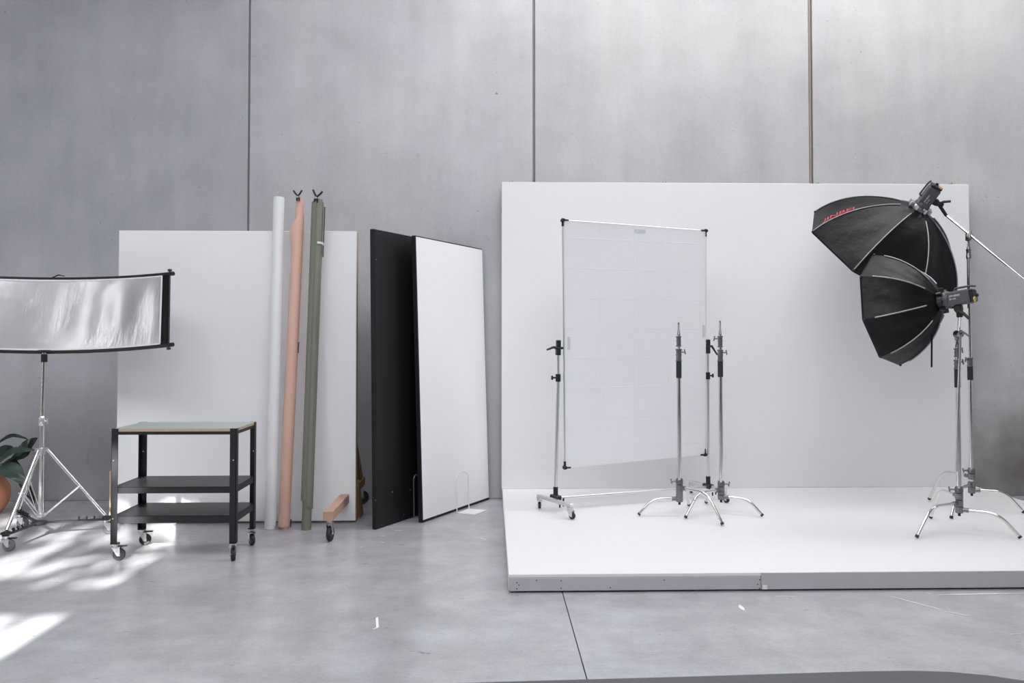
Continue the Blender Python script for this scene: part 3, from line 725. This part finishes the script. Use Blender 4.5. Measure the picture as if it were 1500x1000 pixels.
# peach
b, t = roll_axis((416.5, 774), (439.5, 290.5), 5.545); ax = (t-b).normalized(); Lr = (t-b).length
pp = thing('paper_roll', 'peach backdrop paper roll, partly unwound near its top, standing in the middle', 'paper roll', b)
hollow(MB(), b, t, .0275, .022).build('rolled_paper', M['paper_peach'], pp)
ref = V((1, 0, 0)); e1 = (ref - ax*ref.dot(ax)).normalized(); e2 = ax.cross(e1)
def peach(i, j):
    an = 2*PI*i
    top = Lr - .055 - .155*(.5-.5*math.cos(an))**1.0
    left = (.5 - .5*math.cos(an))
    l = .015 + (top-.015)*j
    r = .0385 + .026*left**2*math.exp(-((1-j)*Lr/.10)**2)
    if j > .965: r -= (r-.0285)*((j-.965)/.035)*(1-left*.75)
    return b + ax*l + (e1*math.cos(an) + e2*math.sin(an))*r - e1*.004
MB().grid(peach, 28, 60).build('outer_sheet', M['paper_peach'], pp)
MB().hexa(b + ax*.01 + e1*.035 + e2*.012, e1*.004, e2*.012, ax*.05).build('tape', M['rubber'], pp)
MB().hexa(b + ax*(Lr*.525) + e1*.0365 - e2*.006, e1*.003, e2*.012, ax*.075).build('tape', M['rubber'], pp)
# green
b, t = roll_axis((448.6, 775), (466, 292.5), 5.545); ax = (t-b).normalized(); Lr = (t-b).length
pg = thing('paper_roll', 'sage green backdrop paper roll with a white tape band, nearest the timber foot', 'paper roll', b)
e1 = (ref - ax*ref.dot(ax)).normalized(); e2 = ax.cross(e1)
hollow(MB(), b, t, .0315, .025).build('rolled_paper', M['paper_green'], pg)
def green(i, j):
    an = -PI*.55 + 2*PI*i*1.02; r = .0385 + .008*i**3
    l0 = .165 - .03*math.cos(an) + .02*(i > .9)
    return b + ax*(l0 + (Lr - .02 - l0)*j) + (e1*math.cos(an) + e2*math.sin(an))*r
MB().grid(green, 32, 24).build('outer_sheet', M['paper_green'], pg)
MB().grid(flap(b, ax, .0475, -1.25, -.05, Lr-.315, Lr-.300, .0), 8, 2).build('tape_band', M['tape'], pg)
MB().hexa(b + ax*(Lr-.30) + e1*.046 - e2*.012, e1*.004, e2*.02, ax*.25).build('dark_edge', M['rubber'], pg)  # black strips stand in for the shadow in the loose paper's gap
MB().hexa(b + ax*(Lr-.40) + e1*.045 - e2*.012, e1*.004, e2*.02, ax*.08).build('dark_edge', M['rubber'], pg)

def spring_clamp(label, px, Y, tilt, s=1.0):
    c = W(*px, Y); t = thing('spring_clamp', label, 'clamp', c, 'black spring clamps')
    x = V((math.cos(tilt), 0, math.sin(tilt))); z = V((-x.z, 0, x.x)); y = V((0, 1, 0))
    for k in (-1, 1):
        h = MB(); p0 = c - x*k*.008*s - z*.022*s; p1 = c + z*.002; p2 = c + x*k*.016*s + z*.026*s; p3 = c + x*k*.029*s + z*.046*s
        h.tube([p1 - x*k*.004, p2, p3], [.0062*s, .0062*s, .0060*s], 8)
        h.tube([p1, c - x*k*.009*s - z*.010*s, p0], [.0062*s, .0055*s, .0045*s], 8)
        o = h.build('handle', M['black_plastic'], t)
        MB().ball(p0, .006*s, 8).build('jaw_pad', M['rubber'], o)
    MB().cyl(c - y*.012*s, c + y*.012*s, .0065*s, n=10).build('pivot', M['zinc'], t)
spring_clamp('black spring clamp gripping the top of the peach paper roll', (436.5, 288.5), 5.505, .05, 1.0)
spring_clamp('black spring clamp gripping the top of the sage green paper roll', (463.5, 290), 5.503, -.18, 1.15)

# ================================================================== FOAM BOARDS
def foam(label, name, A, B, TA, th, face, H=None):
    """A,B bottom ends of the visible face, TA its top near end"""
    A, B, TA = V(A), V(B), V(TA); al = B-A; up = TA-A; nn = V((al.y, -al.x, 0)).normalized()      # faces right and front
    if nn.x < 0: nn = -nn
    nn = (nn - up.normalized()*nn.dot(up.normalized())).normalized()
    t = thing('foam_board', label, 'foam board', (A+B)/2)
    lift = V((0, 0, .003))
    MB().hexa(A - nn*th + lift, al, nn*(th-.002), up, .003).build('core', M['foam_black'], t)
    au, uu = al.normalized(), up.normalized()
    MB().hexa(A + au*.010 + uu*.017 - nn*.002 + lift, al - au*.018, nn*.002, up - uu*.026).build('face_sheet', M[face], t)
    return t, au, uu, nn
A = G(619, 766); B = G(717, 731.5); B.y = min(B.y, 6.40)
wbT, au, uu, nn = foam('tall foam board with white face and black edges, leaning beside the white stage', 'white', A, B, W(608.3, 345, A.y), .034, 'foam_white')
A2 = G(551, 776); d2 = (B-A).normalized(); B2 = A2 + d2*.95
bbT, au2, uu2, nn2 = foam('tall black foam board leaning behind the white one, dark face outward', 'black', A2, B2, W(547.5, 335.5, A2.y), .034, 'foam_black')
def board_stand(label, P, au, uu, nn, w, h, m, plate):
    t = thing('board_stand', label, 'board stand', P)
    n0 = V((nn.x, nn.y, 0)).normalized(); s = V((au.x, au.y, 0)).normalized()
    a = P + n0*.008; bb = a + s*w; lean = uu
    pts = [a + V((0, 0, .004)), a + lean*(h-.03), a + lean*h + s*w*.5, bb + lean*(h-.03), bb + V((0, 0, .004))]
    MB().tube(fillet(pts, .05, 6), .0045, 10).build('wire_loop', m, t)
    if plate: MB().hexa(P + n0*.003, s*w*1.02, n0*plate + s*.02, V((0, 0, .004)), .001).build('base_plate', m, t)
    return t
P = G(667.5, 751.5); board_stand('white wire board stand with flat base plate against the white foam board', P + nn*.004, au, uu, nn, (G(682, 745)-P).length, .30, M['white_metal'], .145)
P2 = G(604.5, 757.5); board_stand('grey wire board stand between the black and white foam boards', P2 + nn2*.004, au2, uu2, nn2, .06, .31, M['grey_metal'], .03)

# ================================================================== TROLLEY
TY0, TY1 = 4.655, 5.045
tx0, tx1 = W(162.5, 700, TY0).x, W(346, 700, TY0).x
tz = W(250, 628, TY0).z
tr = thing('utility_trolley', 'black metal three-tier trolley with green top on casters', 'trolley', ((tx0+tx1)/2, (TY0+TY1)/2, 0))
LZ = W(166, 797, TY0).z; lw = .038; th = .004
for ix, x in enumerate((tx0, tx1)):
    for iy, y in enumerate((TY0, TY1)):
        sx = 1 if ix == 0 else -1; sy = 1 if iy == 0 else -1
        mb = MB(); mb.box((min(x, x+sx*lw), min(y, y+sy*th), LZ), (max(x, x+sx*lw), max(y, y+sy*th), tz+.002), .001)
        mb.box((min(x, x+sx*th), min(y, y+sy*lw), LZ), (max(x, x+sx*th), max(y, y+sy*lw), tz+.002), .001)
        mb.box((min(x, x+sx*lw), min(y, y+sy*lw), LZ-.001), (max(x, x+sx*lw), max(y, y+sy*lw), LZ+.004))
        lg = mb.build('leg', M['black_metal'], tr)
        c = (x+sx*.022, y+sy*.022, LZ-.001)
        caster(tr, c, r=.0345, ang=(.15 if ix == 0 else .3)+(.1 if iy else 0) if not (ix and True) else (-1.2 if iy == 0 else -1.0), h=LZ-.001, w=.024)
        for zz in (W(250, 674, TY0).z, ) + ((W(250, 759, TY0).z,) if ix == 0 else ()):
            q = V((x+sx*.016, y-.0035 if iy == 0 else y-.004+0.0, zz))
            if iy == 1: q.y = y-.0 - .0045
            MB().cyl(q, q - V((0, .003, 0)), .0045, n=8).build('bolt', M['zinc'], lg)
def tray(z0, z1, name):
    mb = MB(); i = th+.0005
    mb.box((tx0+i, TY0+i, z1-.004), (tx1-i, TY1-i, z1), .001)
    for lo, hi in (((tx0+i, TY0+i), (tx1-i, TY0+i+.003)), ((tx0+i, TY1-i-.003), (tx1-i, TY1-i)), ((tx0+i, TY0+i), (tx0+i+.003, TY1-i)), ((tx1-i-.003, TY0+i), (tx1-i, TY1-i))):
        mb.box((*lo, z0), (*hi, z1))
    mb.build(name, M['black_metal'], tr)
zz = lambda py: W(250, py, TY0).z
tray(zz(722.5), zz(713), 'shelf'); tray(zz(766), zz(755.5), 'shelf')
mb = MB(); i = th+.0005
for lo, hi in (((tx0+i, TY0+i), (tx1-i, TY0+i+.003)), ((tx0+i, TY1-i-.003), (tx1-i, TY1-i)), ((tx0+i, TY0+i), (tx0+i+.003, TY1-i)), ((tx1-i-.003, TY0+i), (tx1-i, TY1-i))):
    mb.box((*lo, zz(636.5)), (*hi, tz-.016))
mb.build('apron', M['black_metal'], tr)
tb = MB().box((tx0+.006, TY0+.005, tz-.016), (tx1-.006, TY1-.005, tz-.0015), .001).build('top_board', M['ply'], tr)
MB().box((tx0+.0065, TY0+.0055, tz-.0014), (tx1-.0065, TY1-.0055, tz+.001), .0005).build('linoleum_top', M['lino'], tb)

# ================================================================== REFLECTOR, ROLLER STAND, DOLLY
ends = [G(8.5, 807), G(155, 782), G(29, 773)]
sc = (ends[0]+ends[1]+ends[2])/3; sc.x = W(60, 740, sc.y).x; SY = sc.y
sz = lambda py: W(62, py, SY).z
dl = thing('wheeled_dolly', 'black three-armed wheeled dolly under the chrome roller stand', 'dolly', (sc.x, sc.y, 0))
dz = .098
hubp = V((sc.x, sc.y-.02, dz))
MB().lathe([(.0, -.012), (.045, -.012), (.048, -.006), (.048, .006), (.03, .012), (.0, .012)], hubp, n=20).build('hub_plate', M['black_metal'], dl)
for k, e in enumerate(ends):
    d = V((e.x, e.y, dz)) - hubp; L = d.length; d.normalize(); s = V((-d.y, d.x, 0))
    ar = MB().hexa(hubp - s*.011 - V((0, 0, .006)), d*(L+.025), s*.022, V((0, 0, .011)), .002).build('arm', M['black_metal'], dl)
    q = hubp + d*(L-.02)
    mb = MB(); mb.hexa(q - s*.018 + V((0, 0, .004)), d*.05, s*.036, V((0, 0, .016)), .003)
    lc = mb.build('leg_clamp', M['black_plastic'], dl)
    for j in (0, 1, 2):
        mb = MB(); k0 = q - d*(.05+.045*j) + V((0, 0, .018)); mb.cyl(k0 - V((0, 0, .014)), k0 + V((0, 0, .004)), .004, n=8); mb.lathe([(.004, 0), (.010, .002), (.010, .009), (.004, .011)], k0 - d*.004, d, 10); mb.build('clamp_knob', M['black_plastic'], lc)
    caster(dl, (e.x, e.y, dz-.006), r=.036, ang=(.0, .5, .1)[k], wheel='grey_rubber', brake=True, h=dz-.006, w=.026)
rs = thing('roller_stand', 'tall chrome tripod stand carrying the silver reflector', 'light stand', (sc.x, sc.y, dz+.02))
hz = sz(659); bz = sz(754); topz = sz(519)
MB().cyl((sc.x, sc.y, bz-.01), (sc.x, sc.y, sz(613)), .0165, n=20).build('lower_tube', M['chrome'], rs)
MB().cyl((sc.x, sc.y, sz(616)), (sc.x+.008, sc.y, topz+.01), .0135, n=20).build('upper_tube', M['chrome'], rs)
mb = MB(); mb.lathe([(.017, sz(623)), (.021, sz(622)), (.021, sz(612)), (.017, sz(610)), (.014, sz(609))], (sc.x, sc.y, 0), n=18)
q = V((sc.x, sc.y, sz(617))); mb.cyl(q, q + V((.045, -.01, .004)), .006, n=8); mb.hexa(q + V((.036, -.018, -.018)), (.012, 0, .006), (0, .014, 0), (0, 0, .034), .003)
mb.build('height_collar', M['alu'], rs)
mb = MB(); mb.lathe([(.017, hz-.03), (.022, hz-.028), (.022, hz-.006), (.040, hz-.004), (.040, hz+.012), (.022, hz+.014), (.017, hz+.016)], (sc.x, sc.y, 0), n=20); mb.build('leg_collar', M['alu'], rs)
mb = MB(); mb.lathe([(.012, bz-.012), (.026, bz-.010), (.026, bz+.012), (.017, bz+.014)], (sc.x, sc.y, 0), n=18); mb.build('brace_collar', M['alu'], rs)
for e in ends:
    d = V((e.x-sc.x, e.y-sc.y, 0)); L = d.length; d.normalize(); s = V((-d.y, d.x, 0))
    a = V((sc.x, sc.y, hz)) + d*.036; f = V((sc.x, sc.y, dz+.026)) + d*(L-.005); m = a.lerp(f, .55)
    lg = MB().tube([a, f], .0105, 12).build('leg', M['chrome'], rs)
    mb = MB()
    for k in (-1, 1): mb.hexa(m + s*(k*.011-.0015) - V((0, 0, .006)), V((sc.x, sc.y, bz)) + d*.026 - m, s*.003, V((0, 0, .012)))
    mb.cyl(m - s*.016, m + s*.016, .006, n=8)
    mb.build('brace', M['alu'], lg)
# reflector: concave, leaning back a little
RY = SY+.03
mid_b = W(65, 517.5, RY); tilt = math.radians(15); hv = V((0, math.sin(tilt), math.cos(tilt))); nv = V((0, -math.cos(tilt), math.sin(tilt)))
HW = .832; RH = .50
def refl(u, v, off=0.0):
    q = .175*u*u; hh = RH*(1-.045*u*u); base = mid_b + hv*(.012+.0*u)
    return base + V((1, 0, 0))*(HW*u*(1+.045*(1-v)*abs(u)-.012*v*abs(u))) + nv*(q+off) + hv*(hh*v) + V((0, 0, 1))*(-.010*math.sin(PI*v)*0)
rfl = thing('silver_reflector', 'wide curved silver reflector panel in black frame on roller stand', 'reflector', mid_b)
UE = .932
MB().grid(lambda i, j: refl(-UE+2*UE*i, .035+.93*j, .003 + .006*math.sin(37*i)*math.sin(PI*j)*math.sin(3*i+2)**2), 120, 24).build('silver_cloth', M['silver'], rfl)
for v0, v1 in ((.012, .036), (.964, .988)):
    MB().grid(lambda i, j: refl(-UE+2*UE*i, v0+(v1-v0)*j, .005), 40, 2, .002).build('white_border', M['white_paint'], rfl)
for v in (0, 1):
    MB().tube([refl(-1.03+2.06*i/40, v, -.004) for i in range(41)], .0135, 10).build('frame_rod', M['black_plastic'], rfl)
    c = refl(0, v, -.006); MB().hexa(c + V((-.045, -.014, -.013)), (.09, 0, 0), (0, .028, 0), (0, 0, .026), .004).build('joint_clip', M['black_plastic'], rfl)
    if v == 1:
        mb = MB(); mb.tube([c + V((-.03, 0, .012)), c + V((.01, 0, .03)), c + V((.05, 0, .022))], [.004, .005, .003], 6); mb.build('latch', M['black_plastic'], rfl)
for sgn in (-1, 1):
    MB().grid(lambda i, j: refl(sgn*(UE+(.992-UE)*i), .01+.98*j, .004), 3, 12, .003).build('end_band', M['soft_black'], rfl)
    MB().grid(lambda i, j: refl(sgn*(UE-.012+.014*i), .03+.94*j, .006), 1, 12, .002).build('white_border', M['white_paint'], rfl)
    p, q = refl(sgn*.997, -.05, .0), refl(sgn*.997, 1.05, .0)
    er = MB().tube([p, q], .0055, 8).build('end_rod', M['black_plastic'], rfl)
    for c in (p, q): MB().lathe([(.004, -.008), (.013, -.005), (.013, .005), (.004, .008)], c, q-p, 10).build('end_knob', M['black_plastic'], er)
mb = MB(); c = V((sc.x+.008, sc.y, topz)); mb.lathe([(.015, -.05), (.019, -.048), (.019, .0), (.012, .004)], c, n=16); mb.tube([c, mid_b + V((0, .01, 0))], .010, 10)
mb.build('mount', M['black_plastic'], rfl)

# ================================================================== POTTED PLANT (left edge)
PB = V((W(9, 715, 5.93).x-.155, 5.95, 0))
pt = thing('potted_plant', 'dark leafy plant in a round terracotta pot at the far left against the wall', 'plant', PB)
MB().lathe([(.0, 0), (.085, 0), (.095, .006), (.135, .06), (.156, .13), (.150, .20), (.120, .25), (.108, .262), (.112, .275), (.100, .278), (.095, .262), (.09, .25), (.0, .25)], PB, n=36).build('pot', M['terra'], pt)
MB().lathe([(.0, .256), (.088, .252)], PB, n=20).build('soil', M['soil'], pt)
def leaf(base, ctrl, tip, wid, m, up=(0, -.6, .8), fold=.25):
    base, ctrl, tip = V(base), V(ctrl), V(tip); up = V(up)
    def f(i, j):
        t = i; p = base*(1-t)**2 + ctrl*2*t*(1-t) + tip*t*t
        d = ((ctrl-base)*(1-t) + (tip-ctrl)*t).normalized(); s = d.cross(up).normalized(); n = s.cross(d).normalized()
        w = wid*math.sin(PI*min(1, t**.8*.98+.02))**.75*(1-.25*t); k = (j-.5)*2
        return p + s*w*k + n*(fold*w*abs(k) + .006*math.sin(9*t+3*k))
    o = MB().grid(f, 14, 6, .0012).build('leaf', M[m], pt)
    c = PB + V((random.uniform(-.03, .03), random.uniform(-.03, .03), .25))
    MB().tube([c, c.lerp(base, .5) + V((0, 0, .04)), base, base.lerp(ctrl, .5)], [.005, .0045, .004, .002], 6).build('stem', M['stem'], pt)
def L3(a, b, c, ya, yb, yc): return W(*a, ya), W(*b, yb), W(*c, yc)
for a, b, c, ys, wd, m, up in (
    ((-16, 664), (12, 628), (40, 643), (5.92, 5.85, 5.8), .030, 'leaf', (0, -.5, .85)),
    ((30, 672), (38, 650), (55, 641), (6.0, 6.0, 6.0), .050, 'leaf', (.3, -.9, .3)),
    ((-10, 684), (18, 655), (50, 659), (5.9, 5.85, 5.85), .048, 'leaf2', (0, -.6, .8)),
    ((14, 676), (28, 668), (47, 657), (5.98, 5.98, 6.0), .035, 'leaf', (0, -.9, .4)),
    ((-2, 688), (22, 683), (36, 712), (5.86, 5.8, 5.8), .068, 'leaf2', (.2, -.75, .65)),
    ((4, 683), (16, 674), (34, 692), (5.96, 5.94, 5.9), .05, 'leaf', (0, -.8, .6)),
    ((-6, 672), (8, 655), (20, 656), (6.02, 6.02, 6.0), .045, 'leaf', (0, -.9, .4)),
    ((28, 704), (46, 712), (50, 742), (6.08, 6.1, 6.12), .045, 'leaf', (-.3, -.9, .2)),
    ((-30, 660), (-50, 620), (-80, 640), (5.9, 5.8, 5.8), .05, 'leaf', (0, -.5, .85)),
    ((-40, 680), (-70, 670), (-100, 690), (5.9, 5.85, 5.8), .06, 'leaf2', (0, -.5, .85))):
    leaf(*L3(a, b, c, *ys), wd, m, up)

# ================================================================== TABLE in the near foreground
tt = .735
def T(px, py): return G(px, py, tt)
edge = [T(560, 1004.5), T(630, 1000), T(800, 995), T(1000, 989.6), T(1150, 985), T(1260, 981.8), T(1330, 980.8), T(1390, 982.4), T(1450, 988), T(1500, 995.5), T(1545, 1004)]
tcx = edge[5].x
tbx = thing('table', 'dark charcoal table with rounded corners at the very front, only its edge showing', 'table', (tcx, .85, 0))
pl = [p for p in edge] + [V((edge[-1].x+.03, 1.10, tt)), V((edge[-1].x+.03, .70, tt)), V((edge[-1].x-.05, .62, tt)), V((edge[0].x-.02, .62, tt)), V((edge[0].x-.09, .70, tt)), V((edge[0].x-.09, 1.05, tt)), V((edge[0].x-.06, 1.13, tt))]
MB().prism([p - V((0, 0, .028)) for p in pl], (0, 0, .028), .003).build('table_top', M['table'], tbx)
for x in (edge[0].x+.02, edge[-1].x-.12):
    for y in (.72, 1.02): MB().cyl((x, y, 0), (x, y, tt-.028), .014, .018, n=12).build('leg', M['black_metal'], tbx)

# ================================================================== TREE outside the sunny window
tree = thing('tree', 'leafy tree standing outside behind the high rear window', 'tree', (-3.0, -6.2, 0))
MB().tube([(-3.0, -6.2, 0), (-3.05, -6.2, 2.5), (-2.9, -6.15, 4.2), (-3.1, -6.2, 6.2)], [.12, .1, .07, .03], 10).build('trunk', M['old_timber'], tree)
mb = MB(); rnd = random.Random(11)
for k in range(430):
    c = V((rnd.uniform(-5.0, -1.75), rnd.uniform(-6.6, -5.6), rnd.uniform(5.42, 6.6)))
    d = V((rnd.uniform(-1, 1), rnd.uniform(-.5, .5), rnd.uniform(-.9, .3))).normalized(); s = d.cross(V((rnd.uniform(-.4, .4), 1, rnd.uniform(-.4, .4)))).normalized()
    l, w = rnd.uniform(.14, .30), rnd.uniform(.04, .10)
    mb.bm.faces.new([mb.bm.verts.new(q) for q in (c, c + d*l*.4 + s*w, c + d*l, c + d*l*.4 - s*w)])
for k in range(12):
    z = rnd.uniform(5.0, 6.4); x = rnd.uniform(-4.8, -1.8); mb.tube([(-3.0, -6.2, z-.5), ((x-3)/2, -6.1, z-.1), (x, -6.0, z)], [.03, .02, .008], 6)
fo = mb.build('foliage', M['leaf'], tree, fix=False); fo['kind'] = 'stuff'
